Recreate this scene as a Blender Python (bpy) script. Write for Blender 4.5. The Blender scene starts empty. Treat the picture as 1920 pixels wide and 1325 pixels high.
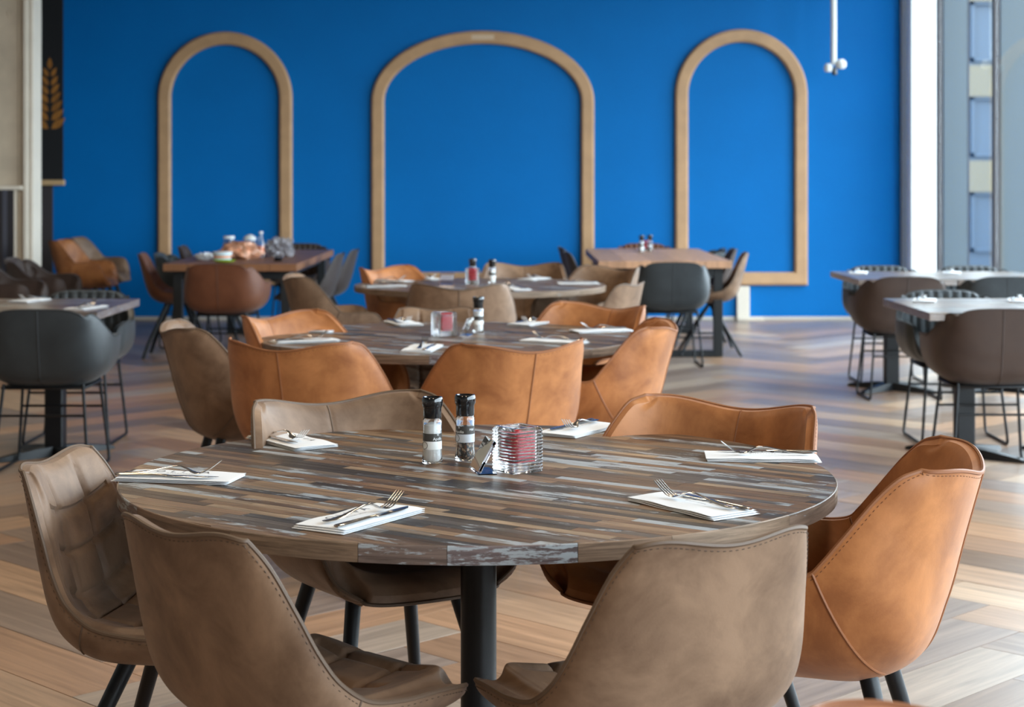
import bpy, math, random
import numpy as np
from mathutils import Vector, noise, Matrix
PI = math.pi
R = math.radians
random.seed(7)
SC = bpy.context.scene
COL = SC.collection

# ------------------------------------------------------------ camera, sky, light, exposure
cam_data = bpy.data.cameras.new('camera')
cam = bpy.data.objects.new('camera', cam_data)
COL.objects.link(cam)
cam.location = (0, 0, 1.37)
cam.rotation_euler = (PI / 2, 0, 0)
cam_data.sensor_width = 36
cam_data.lens = 62.1
cam_data.shift_y = -0.1685
cam_data.clip_end = 300
cam_data.dof.use_dof = True
cam_data.dof.focus_distance = 3.6
cam_data.dof.aperture_fstop = 6.0
SC.camera = cam

world = bpy.data.worlds.new('overcast sky')
SC.world = world
world.use_nodes = True
wn = world.node_tree
wn.nodes['Background'].inputs[0].default_value = (0.80, 0.91, 1.0, 1)
wn.nodes['Background'].inputs[1].default_value = 9.0

SC.view_settings.view_transform = 'Standard'
SC.view_settings.look = 'None'
SC.view_settings.gamma = 1
SC.view_settings.use_curve_mapping = False
SC.view_settings.exposure = 0.35

FX = 3.80      # plane of the glazed front on the right
WY = 17.4      # plane of the blue wall


def area(name, loc, rot, sx, sy, power, color, portal=False):
    l = bpy.data.lights.new(name, 'AREA')
    l.shape = 'RECTANGLE'
    l.size = sx
    l.size_y = sy
    l.energy = power
    l.color = color
    if portal:
        l.cycles.is_portal = True
    o = bpy.data.objects.new(name, l)
    o.location = loc
    o.rotation_euler = rot
    COL.objects.link(o)
    return o


area('window portal', (FX + 0.031, 6.8, 1.95), (0, R(90), 0), 3.85, 21.1, 1, (1, 1, 1), True)
for (lx, ly) in ((-2.2, 1.0), (-2.2, 5.5), (-2.2, 10.0), (0.6, 1.0), (0.6, 5.5), (0.6, 10.0)):
    area('ceiling lamp', (lx, ly, 3.78), (0, 0, 0), 0.5, 0.5, 26, (1.0, 0.78, 0.52))


# ------------------------------------------------------------ materials
def new_mat(name):
    m = bpy.data.materials.new(name)
    m.use_nodes = True
    n = m.node_tree.nodes
    return m, n, m.node_tree.links, n['Principled BSDF']


def plain(name, col, rough=0.5, metal=0.0, noise_amt=0.0, scale=8.0, bump=0.0, coat=0.0, spec=None):
    m, n, l, b = new_mat(name)
    b.inputs['Base Color'].default_value = (*col, 1)
    b.inputs['Roughness'].default_value = rough
    b.inputs['Metallic'].default_value = metal
    b.inputs['Coat Weight'].default_value = coat
    if spec is not None:
        b.inputs['Specular IOR Level'].default_value = spec
    if noise_amt or bump:
        tc = n.new('ShaderNodeTexCoord')
        nz = n.new('ShaderNodeTexNoise')
        nz.inputs['Scale'].default_value = scale
        nz.inputs['Detail'].default_value = 5
        l.new(tc.outputs['Object'], nz.inputs['Vector'])
        if noise_amt:
            r = n.new('ShaderNodeValToRGB')
            r.color_ramp.elements[0].position = 0.3
            r.color_ramp.elements[1].position = 0.7
            r.color_ramp.elements[0].color = (*[c * (1 - noise_amt) for c in col], 1)
            r.color_ramp.elements[1].color = (*[min(1, c * (1 + noise_amt)) for c in col], 1)
            l.new(nz.outputs['Fac'], r.inputs['Fac'])
            l.new(r.outputs['Color'], b.inputs['Base Color'])
        if bump:
            bp = n.new('ShaderNodeBump')
            bp.inputs['Strength'].default_value = bump
            bp.inputs['Distance'].default_value = 0.002
            l.new(nz.outputs['Fac'], bp.inputs['Height'])
            l.new(bp.outputs['Normal'], b.inputs['Normal'])
    return m


def leather(name, dark, light, rough=0.5, sheen=0.0, scale=5.0):
    m, n, l, b = new_mat(name)
    tc = n.new('ShaderNodeTexCoord')
    oi = n.new('ShaderNodeObjectInfo')
    mp = n.new('ShaderNodeVectorMath')
    mp.operation = 'ADD'
    sc = n.new('ShaderNodeVectorMath')
    sc.operation = 'SCALE'
    l.new(oi.outputs['Location'], sc.inputs[0])
    sc.inputs['Scale'].default_value = 3.1
    l.new(tc.outputs['Object'], mp.inputs[0])
    l.new(sc.outputs[0], mp.inputs[1])
    nz = n.new('ShaderNodeTexNoise')
    nz.inputs['Scale'].default_value = scale
    nz.inputs['Detail'].default_value = 7
    nz.inputs['Roughness'].default_value = 0.62
    nz.inputs['Distortion'].default_value = 0.4
    l.new(mp.outputs[0], nz.inputs['Vector'])
    r = n.new('ShaderNodeValToRGB')
    r.color_ramp.elements[0].position = 0.33
    r.color_ramp.elements[1].position = 0.66
    r.color_ramp.elements[0].color = (*dark, 1)
    r.color_ramp.elements[1].color = (*light, 1)
    l.new(nz.outputs['Fac'], r.inputs['Fac'])
    l.new(r.outputs['Color'], b.inputs['Base Color'])
    f = n.new('ShaderNodeTexNoise')
    f.inputs['Scale'].default_value = 260
    f.inputs['Detail'].default_value = 2
    l.new(tc.outputs['Object'], f.inputs['Vector'])
    bp = n.new('ShaderNodeBump')
    bp.inputs['Strength'].default_value = 0.12
    bp.inputs['Distance'].default_value = 0.001
    l.new(f.outputs['Fac'], bp.inputs['Height'])
    l.new(bp.outputs['Normal'], b.inputs['Normal'])
    b.inputs['Roughness'].default_value = rough
    b.inputs['Specular IOR Level'].default_value = 0.3
    b.inputs['Sheen Weight'].default_value = sheen
    b.inputs['Sheen Roughness'].default_value = 0.5
    return m


def wood_attr(name, rough, grain_scale=(6, 90), paint=False, coat=0.0, contrast=0.35, spec=0.5):
    """wood whose base tone comes from the piece's colour attribute, grain along its own length (UV)"""
    m, n, l, b = new_mat(name)
    at = n.new('ShaderNodeAttribute')
    at.attribute_name = 'tone'
    uv = n.new('ShaderNodeUVMap')
    mp = n.new('ShaderNodeMapping')
    mp.inputs['Scale'].default_value = (grain_scale[0], grain_scale[1], 1)
    l.new(uv.outputs['UV'], mp.inputs['Vector'])
    nz = n.new('ShaderNodeTexNoise')
    nz.inputs['Scale'].default_value = 1
    nz.inputs['Detail'].default_value = 6
    nz.inputs['Roughness'].default_value = 0.65
    nz.inputs['Distortion'].default_value = 0.8
    l.new(mp.outputs['Vector'], nz.inputs['Vector'])
    r = n.new('ShaderNodeMapRange')
    r.inputs[1].default_value = 0.3
    r.inputs[2].default_value = 0.7
    r.inputs[3].default_value = 1 - contrast
    r.inputs[4].default_value = 1 + contrast
    l.new(nz.outputs['Fac'], r.inputs[0])
    mu = n.new('ShaderNodeMix')
    mu.data_type = 'RGBA'
    mu.blend_type = 'MULTIPLY'
    mu.inputs[0].default_value = 1
    l.new(at.outputs['Color'], mu.inputs[6])
    l.new(r.outputs[0], mu.inputs[7])
    out = mu.outputs[2]
    if paint:
        m2 = n.new('ShaderNodeMapping')
        m2.inputs['Scale'].default_value = (9, 45, 1)
        l.new(uv.outputs['UV'], m2.inputs['Vector'])
        n2 = n.new('ShaderNodeTexNoise')
        n2.inputs['Scale'].default_value = 1
        n2.inputs['Detail'].default_value = 9
        n2.inputs['Roughness'].default_value = 0.72
        l.new(m2.outputs['Vector'], n2.inputs['Vector'])
        st = n.new('ShaderNodeMapRange')
        st.inputs[1].default_value = .30
        st.inputs[2].default_value = .70
        st.inputs[3].default_value = .08
        st.inputs[4].default_value = .92
        l.new(n2.outputs['Fac'], st.inputs[0])
        ad = n.new('ShaderNodeMath')
        ad.operation = 'ADD'
        l.new(st.outputs[0], ad.inputs[0])
        l.new(at.outputs['Alpha'], ad.inputs[1])
        mr = n.new('ShaderNodeMapRange')
        mr.inputs[1].default_value = 0.97
        mr.inputs[2].default_value = 1.05
        l.new(ad.outputs[0], mr.inputs[0])
        mx = n.new('ShaderNodeMix')
        mx.data_type = 'RGBA'
        l.new(mr.outputs[0], mx.inputs[0])
        l.new(out, mx.inputs[6])
        mx.inputs[7].default_value = (0.33, 0.36, 0.385, 1)
        out = mx.outputs[2]
    l.new(out, b.inputs['Base Color'])
    b.inputs['Roughness'].default_value = rough
    b.inputs['Coat Weight'].default_value = coat
    b.inputs['Coat Roughness'].default_value = 0.25
    b.inputs['Specular IOR Level'].default_value = spec
    bp = n.new('ShaderNodeBump')
    bp.inputs['Strength'].default_value = 0.15
    bp.inputs['Distance'].default_value = 0.001
    l.new(nz.outputs['Fac'], bp.inputs['Height'])
    l.new(bp.outputs['Normal'], b.inputs['Normal'])
    return m


def glass(name, col=(1, 1, 1), ior=1.45, rough=0.0):
    m, n, l, b = new_mat(name)
    b.inputs['Base Color'].default_value = (*col, 1)
    b.inputs['Transmission Weight'].default_value = 1
    b.inputs['IOR'].default_value = ior
    b.inputs['Roughness'].default_value = rough
    return m


def pane_mat(name):
    m = bpy.data.materials.new(name)
    m.use_nodes = True
    n, l = m.node_tree.nodes, m.node_tree.links
    n.clear()
    o = n.new('ShaderNodeOutputMaterial')
    mx = n.new('ShaderNodeMixShader')
    t = n.new('ShaderNodeBsdfTransparent')
    t.inputs[0].default_value = (0.93, 0.96, 0.97, 1)
    g = n.new('ShaderNodeBsdfGlossy')
    g.inputs['Roughness'].default_value = 0.02
    mx.inputs[0].default_value = 0.07
    l.new(t.outputs[0], mx.inputs[1])
    l.new(g.outputs[0], mx.inputs[2])
    l.new(mx.outputs[0], o.inputs[0])
    return m


M = {}
M['blue'] = plain('blue_wall_paint', (0.0, 0.150, 0.46), 0.5, noise_amt=0.03, scale=2, bump=0.05, spec=0.12)
M['dark_wall'] = plain('dark_grey_wall', (0.045, 0.035, 0.035), 0.7)
M['light_wall'] = plain('light_plaster', (0.32, 0.30, 0.27), 0.8)
M['ceiling'] = plain('ceiling_grey', (0.22, 0.21, 0.20), 0.85)
M['concrete'] = plain('raw_concrete', (0.58, 0.48, 0.36), 0.75, noise_amt=0.16, scale=3.5, bump=0.2)
M['pale_concrete'] = plain('pale_concrete', (0.74, 0.66, 0.55), 0.7, noise_amt=0.05, scale=4)
M['lit_concrete'] = plain('daylit_concrete', (0.88, 0.88, 0.86), 0.6, noise_amt=0.02, scale=4)  # concrete column, its strong window light put into a near-white colour
M['baseboard'] = plain('pale_baseboard', (0.55, 0.50, 0.44), 0.5)
M['mullion'] = plain('grey_blue_mullion', (0.066, 0.082, 0.088), 0.45)
M['gasket'] = plain('dark_gasket', (0.05, 0.045, 0.05), 0.5)
M['arch'] = plain('oak_moulding', (0.50, 0.29, 0.145), 0.5, noise_amt=0.10, scale=6, bump=0.1)
M['sticker'] = plain('pale_sticker', (0.62, 0.45, 0.30), 0.6)
M['banner'] = plain('black_banner_cloth', (0.008, 0.008, 0.009), 0.8)
M['gold'] = plain('golden_leaf_print', (0.34, 0.13, 0.018), 0.6, noise_amt=0.3, scale=9)
M['brass'] = plain('brass_bar', (0.62, 0.40, 0.20), 0.4)
M['black_metal'] = plain('black_powder_coat', (0.007, 0.0075, 0.009), 0.4, noise_amt=0.1, scale=60, spec=0.3)
M['dark_metal'] = plain('dark_grey_steel', (0.018, 0.020, 0.022), 0.4, spec=0.3)
M['steel'] = plain('polished_steel', (0.66, 0.65, 0.64), 0.16, metal=1.0)
M['napkin'] = plain('white_paper_napkin', (0.80, 0.81, 0.83), 0.85, bump=0.15, scale=120)
M['ink'] = plain('grey_ink', (0.10, 0.10, 0.12), 0.7)
M['black_plastic'] = plain('glossy_black_plastic', (0.006, 0.006, 0.007), 0.12, coat=0.6)
M['salt'] = plain('salt_grains', (0.86, 0.87, 0.86), 0.9, bump=0.4, scale=700)
M['label_dark'] = plain('charcoal_label', (0.055, 0.05, 0.045), 0.35)
M['label_light'] = plain('pale_label', (0.60, 0.63, 0.68), 0.4)
M['label_white'] = plain('white_label', (0.80, 0.81, 0.80), 0.4)
M['white_ink'] = plain('white_ink', (0.9, 0.9, 0.9), 0.5)
M['wax'] = plain('red_wax', (0.50, 0.006, 0.025), 0.35)
M['glass'] = glass('clear_glass')
M['acrylic'] = glass('clear_acrylic', (0.93, 0.93, 1.0), 1.3)
M['pane'] = pane_mat('window_glass')
M['white_metal'] = plain('white_metal', (0.78, 0.78, 0.76), 0.35)
M['core'] = plain('table_core', (0.10, 0.07, 0.05), 0.6)
M['strip'] = wood_attr('reclaimed_wood_strip', 0.38, (5, 90), paint=True, coat=0.0, contrast=0.6, spec=0.22)
M['worn'] = wood_attr('worn_glossy_strip', 0.28, (5, 60), paint=True, coat=0.5, contrast=0.4, spec=0.6)
M['floor'] = wood_attr('oak_floor_plank', 0.33, (1.6, 26), paint=False, coat=0.0, contrast=0.30, spec=0.8)
M['oak'] = wood_attr('oak_table_board', 0.45, (3, 40), paint=False, contrast=0.25)
M['gap'] = plain('floor_joint', (0.05, 0.035, 0.028), 0.7)
M['pavement'] = plain('outdoor_paving', (0.07, 0.075, 0.07), 0.8, noise_amt=0.1, scale=0.5)
M['facade_blue'] = plain('bluish_facade', (0.024, 0.042, 0.068), 0.4)
M['facade_beige'] = plain('beige_facade', (0.095, 0.082, 0.055), 0.7)
M['blind'] = plain('cream_blind', (0.14, 0.12, 0.07), 0.7)
M['blind_white'] = plain('white_blind', (0.17, 0.18, 0.19), 0.7)
# pepper: coloured grains
m, n, l, b = new_mat('peppercorn_mix')
tc = n.new('ShaderNodeTexCoord')
vo = n.new('ShaderNodeTexVoronoi')
vo.inputs['Scale'].default_value = 260
l.new(tc.outputs['Object'], vo.inputs['Vector'])
cr = n.new('ShaderNodeValToRGB')
cr.color_ramp.interpolation = 'CONSTANT'
for i, (p, c) in enumerate(((0, (0.02, 0.015, 0.012)), (0.35, (0.12, 0.04, 0.015)), (0.55, (0.03, 0.025, 0.02)), (0.75, (0.35, 0.25, 0.16)))):
    e = cr.color_ramp.elements[i] if i < 2 else cr.color_ramp.elements.new(p)
    e.position = p
    e.color = (*c, 1)
sx_ = n.new('ShaderNodeSeparateColor')
l.new(vo.outputs['Color'], sx_.inputs[0])
l.new(sx_.outputs[0], cr.inputs['Fac'])
l.new(cr.outputs['Color'], b.inputs['Base Color'])
b.inputs['Roughness'].default_value = 0.6
M['pepper'] = m

LE = {
    'taupe': leather('taupe_nubuck', (0.118, 0.066, 0.038), (0.255, 0.157, 0.098), 0.52, 0.05, 7.0),
    'cognac': leather('cognac_leather', (0.235, 0.078, 0.022), (0.46, 0.180, 0.060), 0.46, 0.08, 7.0),
    'brown': leather('dark_brown_leather', (0.034, 0.019, 0.014), (0.050, 0.029, 0.021), 0.5, 0.1),
    'saddle': leather('saddle_brown_leather', (0.105, 0.034, 0.014), (0.155, 0.054, 0.024), 0.5, 0.1),
    'grey': leather('charcoal_leather', (0.022, 0.026, 0.029), (0.034, 0.040, 0.044), 0.42, 0.1),
    'plum': leather('grey_brown_leather', (0.030, 0.022, 0.020), (0.046, 0.034, 0.032), 0.5, 0.1),
}
SEAM = {k: plain(k + '_seam', v, 0.55) for k, v in {
    'taupe': (0.11, 0.068, 0.042), 'cognac': (0.24, 0.085, 0.028), 'brown': (0.04, 0.024, 0.019),
    'saddle': (0.09, 0.033, 0.016), 'grey': (0.026, 0.03, 0.034), 'plum': (0.042, 0.033, 0.031)}.items()}
STITCH = {k: plain(k + '_thread', v, 0.7) for k, v in {
    'taupe': (0.07, 0.042, 0.026), 'cognac': (0.14, 0.05, 0.018)}.items()}


# ------------------------------------------------------------ mesh helpers
class G:
    """collects geometry for one mesh"""
    def __init__(s):
        s.v, s.f, s.uv, s.tone = [], [], [], []

    def add(s, verts, faces):
        o = len(s.v)
        s.v += [tuple(p) for p in verts]
        s.f += [tuple(i + o for i in f) for f in faces]
        return s

    def box(s, x0, x1, y0, y1, z0, z1):
        vs = [(x, y, z) for x in (x0, x1) for y in (y0, y1) for z in (z0, z1)]
        return s.add(vs, [(0, 1, 3, 2), (4, 6, 7, 5), (0, 4, 5, 1), (2, 3, 7, 6), (0, 2, 6, 4), (1, 5, 7, 3)])

    def bbox(s, x0, x1, y0, y1, z0, z1, b):
        """box with chamfered vertical and horizontal edges"""
        rings = []
        for (z, i) in ((z0, b), (z0 + b, 0), (z1 - b, 0), (z1, b)):
            a0, a1, c0, c1 = x0 + i, x1 - i, y0 + i, y1 - i
            k = b
            rings.append([(a0 + k, c0, z), (a1 - k, c0, z), (a1, c0 + k, z), (a1, c1 - k, z), (a1 - k, c1, z), (a0 + k, c1, z), (a0, c1 - k, z), (a0, c0 + k, z)])
        return s.rings(rings, True, True)

    def rings(s, rings, cap0=False, cap1=False, closed=True):
        n = len(rings[0])
        vs = [p for r in rings for p in r]
        fs = []
        for i in range(len(rings) - 1):
            for j in range(n if closed else n - 1):
                k = (j + 1) % n
                fs.append((i * n + j, i * n + k, (i + 1) * n + k, (i + 1) * n + j))
        if cap0:
            fs.append(tuple(range(n))[::-1])
        if cap1:
            fs.append(tuple((len(rings) - 1) * n + j for j in range(n)))
        return s.add(vs, fs)

    def lathe(s, prof, seg=32, cx=0, cy=0, cap0=False, cap1=False):
        return s.rings([[(cx + r * math.cos(2 * PI * k / seg), cy + r * math.sin(2 * PI * k / seg), z) for k in range(seg)] for r, z in prof], cap0, cap1)

    def tube(s, pts, rad, seg=10, closed=False, caps=True):
        pts = [Vector(p) for p in pts]
        n = len(pts)
        rads = rad if isinstance(rad, (list, tuple)) else [rad] * n
        up = None
        rings = []
        for i, p in enumerate(pts):
            a = pts[(i - 1) % n] if closed or i > 0 else p
            c = pts[(i + 1) % n] if closed or i < n - 1 else p
            t = (c - a)
            t = t.normalized() if t.length > 1e-9 else Vector((0, 0, 1))
            if up is None:
                up = Vector((0, 0, 1)) if abs(t.z) < 0.9 else Vector((1, 0, 0))
            u = (up - t * up.dot(t)).normalized()
            w = t.cross(u)
            up = u
            rings.append([tuple(p + (u * math.cos(2 * PI * k / seg) + w * math.sin(2 * PI * k / seg)) * rads[i]) for k in range(seg)])
        if closed:
            rings.append(rings[0])
            return s.rings(rings)
        return s.rings(rings, caps, caps)

    def mesh(s, name, mat, smooth=True, sharp=None):
        me = bpy.data.meshes.new(name)
        me.from_pydata(s.v, [], s.f)
        if mat:
            me.materials.append(mat)
        if smooth:
            me.polygons.foreach_set('use_smooth', [True] * len(me.polygons))
            if sharp:
                me.set_sharp_from_angle(angle=R(sharp))
        me.update()
        return me


def obj(name, me, parent=None, loc=None, rot=None):
    o = bpy.data.objects.new(name, me)
    COL.objects.link(o)
    if parent:
        o.parent = parent
    if loc is not None:
        o.location = loc
    if rot is not None:
        o.rotation_euler = rot
    return o


def part(name, g, mat, parent=None, smooth=True, sharp=40, **k):
    return obj(name, g.mesh(name, mat, smooth, sharp), parent, **k)


def tag(o, label=None, cat=None, group=None, kind=None):
    if label:
        o['label'] = label
    if cat:
        o['category'] = cat
    if group:
        o['group'] = group
    if kind:
        o['kind'] = kind
    return o


def thing(name, label, cat, loc=(0, 0, 0), rz=0, group=None):
    o = bpy.data.objects.new(name, None)
    o.empty_display_size = 0.1
    COL.objects.link(o)
    o.location = loc
    o.rotation_euler = (0, 0, rz)
    return tag(o, label, cat, group)


def tone_mesh(name, polys, mat, z0, z1):
    """polys: list of (outline xy, tone rgba, uvfun) extruded z0..z1 into one mesh with tone + uv"""
    vs, fs, uvs, tones = [], [], [], []
    for outline, tone, uvf, dz in polys:
        n = len(outline)
        o = len(vs)
        vs += [(x, y, z0) for x, y in outline] + [(x, y, z1 + dz) for x, y in outline]
        fl = [tuple(o + n + i for i in range(n))]
        fl += [(o + i, o + (i + 1) % n, o + n + (i + 1) % n, o + n + i) for i in range(n)]
        for f in fl:
            fs.append(f)
            for i in f:
                uvs.append(uvf(vs[i][0], vs[i][1]))
                tones.append(tone)
    me = bpy.data.meshes.new(name)
    me.from_pydata(vs, [], fs)
    me.materials.append(mat)
    uvl = me.uv_layers.new(name='UVMap')
    uvl.data.foreach_set('uv', [c for u in uvs for c in u])
    ca = me.color_attributes.new('tone', 'FLOAT_COLOR', 'CORNER')
    ca.data.foreach_set('color', [c for t in tones for c in t])
    me.update()
    return me


# ------------------------------------------------------------ setting
def struct(name, g, mat, parent=None, smooth=False):
    o = part(name, g, mat, parent, smooth=smooth)
    if parent is None:
        o['kind'] = 'structure'
    return o


fl = struct('floor', G().box(-7.2, FX, -3.7, WY + 0.2, -0.12, -0.004), M['gap'])

FT = [(0.30, 0.185, 0.115), (0.25, 0.155, 0.10), (0.33, 0.22, 0.145), (0.20, 0.15, 0.12), (0.165, 0.125, 0.105),
      (0.28, 0.19, 0.13), (0.36, 0.26, 0.18), (0.21, 0.165, 0.14), (0.27, 0.22, 0.18), (0.17, 0.115, 0.08)]


def plank_tone():
    c = random.choice(FT)
    k = random.uniform(0.88, 1.12) * 1.28
    return (c[0] * k * 1.04, c[1] * k, c[2] * k * .96, 0)


PW, PL = 0.24, 1.20
ROOM = (-7.15, FX - 0.035, -3.6, WY)


def clip(poly, x0, x1, y0, y1):
    def cut(pl, inside, inter):
        out = []
        for i in range(len(pl)):
            a, b_ = pl[i - 1], pl[i]
            ia, ib = inside(a), inside(b_)
            if ib:
                if not ia:
                    out.append(inter(a, b_))
                out.append(b_)
            elif ia:
                out.append(inter(a, b_))
        return out
    for ax, lim, sg in ((0, x0, 1), (0, x1, -1), (1, y0, 1), (1, y1, -1)):
        if not poly:
            return poly
        poly = cut(poly, lambda p: (p[ax] - lim) * sg >= 0,
                   lambda a, b_: tuple(a[k] + (b_[k] - a[k]) * (lim - a[ax]) / (b_[ax] - a[ax]) for k in (0, 1)))
    return poly


planks = []
c45, s45 = math.cos(R(45)), math.sin(R(45))
nst = int(PL / PW)
gp = 0.0016
for i in range(-40, 110):
    for j in range(-14, 15):
        # herringbone lattice in the rotated frame
        for kind in (0, 1):
            bx = i * PW + j * PL * 1.0
            by = i * PW - j * PL * 1.0
            if kind == 0:
                r = (bx, bx + PL, by, by + PW)
            else:
                r = (bx + PL, bx + PL + PW, by + PW - PL, by + PW)
            pts = [(r[0] + gp, r[2] + gp), (r[1] - gp, r[2] + gp), (r[1] - gp, r[3] - gp), (r[0] + gp, r[3] - gp)]
            w = [(x * c45 - y * s45 - 1.0, x * s45 + y * c45 - 6.0) for x, y in pts]
            cx = sum(p[0] for p in w) / 4
            cy = sum(p[1] for p in w) / 4
            if not (-8.5 < cx < 5.5 and -5 < cy < 18.6):
                continue
            w = clip(w, *ROOM)
            if len(w) < 3:
                continue
            planks.append((cx, cy, kind, w))


def in_view(x, y):
    return y > 3.9 and abs(x) < 0.30 * y + 0.75


vis = sorted([p for p in planks if in_view(p[0], p[1])], key=lambda p: p[1])
near_p = vis[:290]
ids = set(id(p) for p in near_p)
rest = [p for p in planks if id(p) not in ids]


def plank_poly(p):
    a = random.uniform(0, 50)
    if p[2] == 0:
        f = lambda x, y: ((x * c45 + y * s45) + a, (-x * s45 + y * c45) + a * 0.7)
    else:
        f = lambda x, y: ((-x * s45 + y * c45) + a, (x * c45 + y * s45) + a * 0.7)
    return (p[3], plank_tone(), f, random.uniform(-0.0004, 0.0004))


for p in near_p:
    obj('plank', tone_mesh('plank', [plank_poly(p)], M['floor'], -0.008, 0.0), fl)
o = obj('far_planks', tone_mesh('far_planks', [plank_poly(p) for p in rest], M['floor'], -0.008, 0.0), fl)
o['kind'] = 'stuff'

wl = -4.52
struct('wall_back', G().box(wl, FX + 0.4, WY, WY + 0.2, 0, 3.9), M['blue'])
struct('wall_back_left', G().box(-7.2, wl, WY - 0.03, WY + 0.2, 0, 3.9), M['dark_wall'])
struct('wall_left', G().box(-7.4, -7.2, -3.7, WY + 0.2, 0, 3.9), M['light_wall'])
struct('wall_rear', G().box(-7.2, FX, -3.9, -3.7, 0, 3.9), M['light_wall'])
struct('ceiling', G().box(-7.4, FX + 0.3, -3.9, WY + 0.2, 3.9, 4.05), M['ceiling'])
struct('baseboard_back', G().bbox(wl, FX + 0.01, WY - 0.018, WY + 0.01, 0.0, 0.035, 0.004), M['baseboard'])
# corner column and dark joint at the right end of the blue wall
struct('trim_1', G().box(3.822, 3.91, WY - 0.06, WY, 0, 3.9), M['gasket'])
struct('trim_2', G().bbox(3.805, 4.14, 16.85, 17.02, 0, 3.9, 0.01), M['lit_concrete'])
# left: concrete column, hanging concrete panel
struct('trim_3', G().bbox(-4.14, -4.075, 14.78, 15.0, 0, 3.9, 0.01), M['concrete'])
tr = struct('trim_4', G().bbox(-4.075, -4.035, 14.72, 15.0, 0, 3.9, 0.006), M['pale_concrete'])
struct('trim_5', G().bbox(-4.028, -3.995, 14.74, 15.0, 0, 3.9, 0.004), M['pale_concrete'])
struct('trim_8', G().bbox(-4.158, -4.14, 14.74, 15.1, 0, 1.30, 0.002), M['pale_concrete'])
pn = struct('wall_left_panel', G().bbox(-7.2, -4.08, 14.79, 14.98, 1.33, 3.9, 0.006), M['concrete'])
ledge = struct('trim_6', G().bbox(-7.2, -4.08, 14.70, 15.0, 1.295, 1.33, 0.006), M['pale_concrete'])
struct('wall_left_inner', G().box(-7.2, -4.5, 15.6, 15.75, 0, 3.9), M['dark_wall'])
for hx, hz in ((-4.20, 2.77), (-5.0, 2.77), (-4.9, 1.9)):
    part('anchor_hole', G().lathe([(0.034, 0), (0.034, 0.004), (0.024, 0.006), (0.022, 0.001)], 16, cap0=True, cap1=True), M['concrete'], pn, loc=(hx, 14.789, hz), rot=(R(90), 0, 0))

# glazed front on the right: sill, head, mullions, panes
g = G().box(FX - 0.03, FX + 0.30, -3.7, WY, 0, 0.05)
struct('trim_7', g, M['mullion'])
ys = [15.69 - 1.83 * k for k in range(11)]
edges = [16.85] + ys
for k, y in enumerate(ys):
    wnd = struct('window_%d' % (k + 1), G().bbox(FX - 0.02, FX + 0.03, y + 0.055, edges[k] - 0.005, 0.05, 0.09, 0.004).bbox(FX - 0.02, FX + 0.03, y + 0.055, edges[k] - 0.005, 3.84, 3.90, 0.004), M['gasket'])
    part('mullion', G().bbox(FX - 0.02, FX + 0.03, y, y + 0.055, 0.05, 3.9, 0.004), M['gasket'], wnd)
    part('pane', G().box(FX + 0.002, FX + 0.006, y + 0.056, edges[k] - 0.006, 0.09, 3.84), M['pane'], wnd, smooth=False)
    if k > 1:
        continue
    part('outer_fin', G().bbox(FX + 0.032, FX + 0.25, y, y + 0.05, 0.05, 3.9, 0.004), M['mullion'], wnd)
    part('fin_edge', G().box(FX + 0.25, FX + 0.262, y - 0.004, y + 0.054, 0.05, 3.9), M['gasket'], wnd, smooth=False)

wnd = struct('window_12', G().bbox(FX - 0.02, FX + 0.03, 17.03, 17.335, 0.05, 0.09, 0.004).bbox(FX - 0.02, FX + 0.03, 17.03, 17.335, 3.84, 3.90, 0.004), M['gasket'])  # extra glazed strip, added to let daylight onto the wall's right end
part('pane', G().box(FX + 0.012, FX + 0.016, 17.025, 17.335, 0.09, 3.84), M['pane'], wnd, smooth=False)
# outside: pavement and the building opposite
o = struct('ground', G().box(FX + 0.3, 80, -40, 110, -1.95, -1.7), M['pavement'])
bl = thing('office_building', 'pale blue and beige office building seen through the right window', 'building', (22, 62, -1.72))
part('wall', G().box(-9, 12, 0.3, 12, 0, 13), M['facade_blue'], bl, smooth=False)
for k in range(4):
    z = 0.6 + 3.35 * k
    part('spandrel', G().box(-9, 12, 0, 0.3, z + 2.1, z + 3.2), M['facade_beige'], bl, smooth=False)
    for q in range(7):
        x = -9 + 3 * q
        w = part('window', G().box(x + 0.15, x + 2.85, 0.12, 0.29, z, z + 0.12).box(x + 0.15, x + 2.85, 0.12, 0.29, z + 1.98, z + 2.1).box(x + 0.15, x + 0.27, 0.12, 0.29, z, z + 2.1).box(x + 2.73, x + 2.85, 0.12, 0.29, z, z + 2.1).box(x + 1.3, x + 1.4, 0.12, 0.29, z, z + 2.1), M['facade_blue'], bl, smooth=False)
        hb = (0.9, 1.6, 1.2, 1.9)[(k + q) % 4]
        part('blind', G().box(x + 1.42, x + 2.7, 0.2, 0.24, z + 2.0 - hb, z + 1.98), M['blind'] if (k + q) % 2 else M['blind_white'], w, smooth=False)


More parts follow.
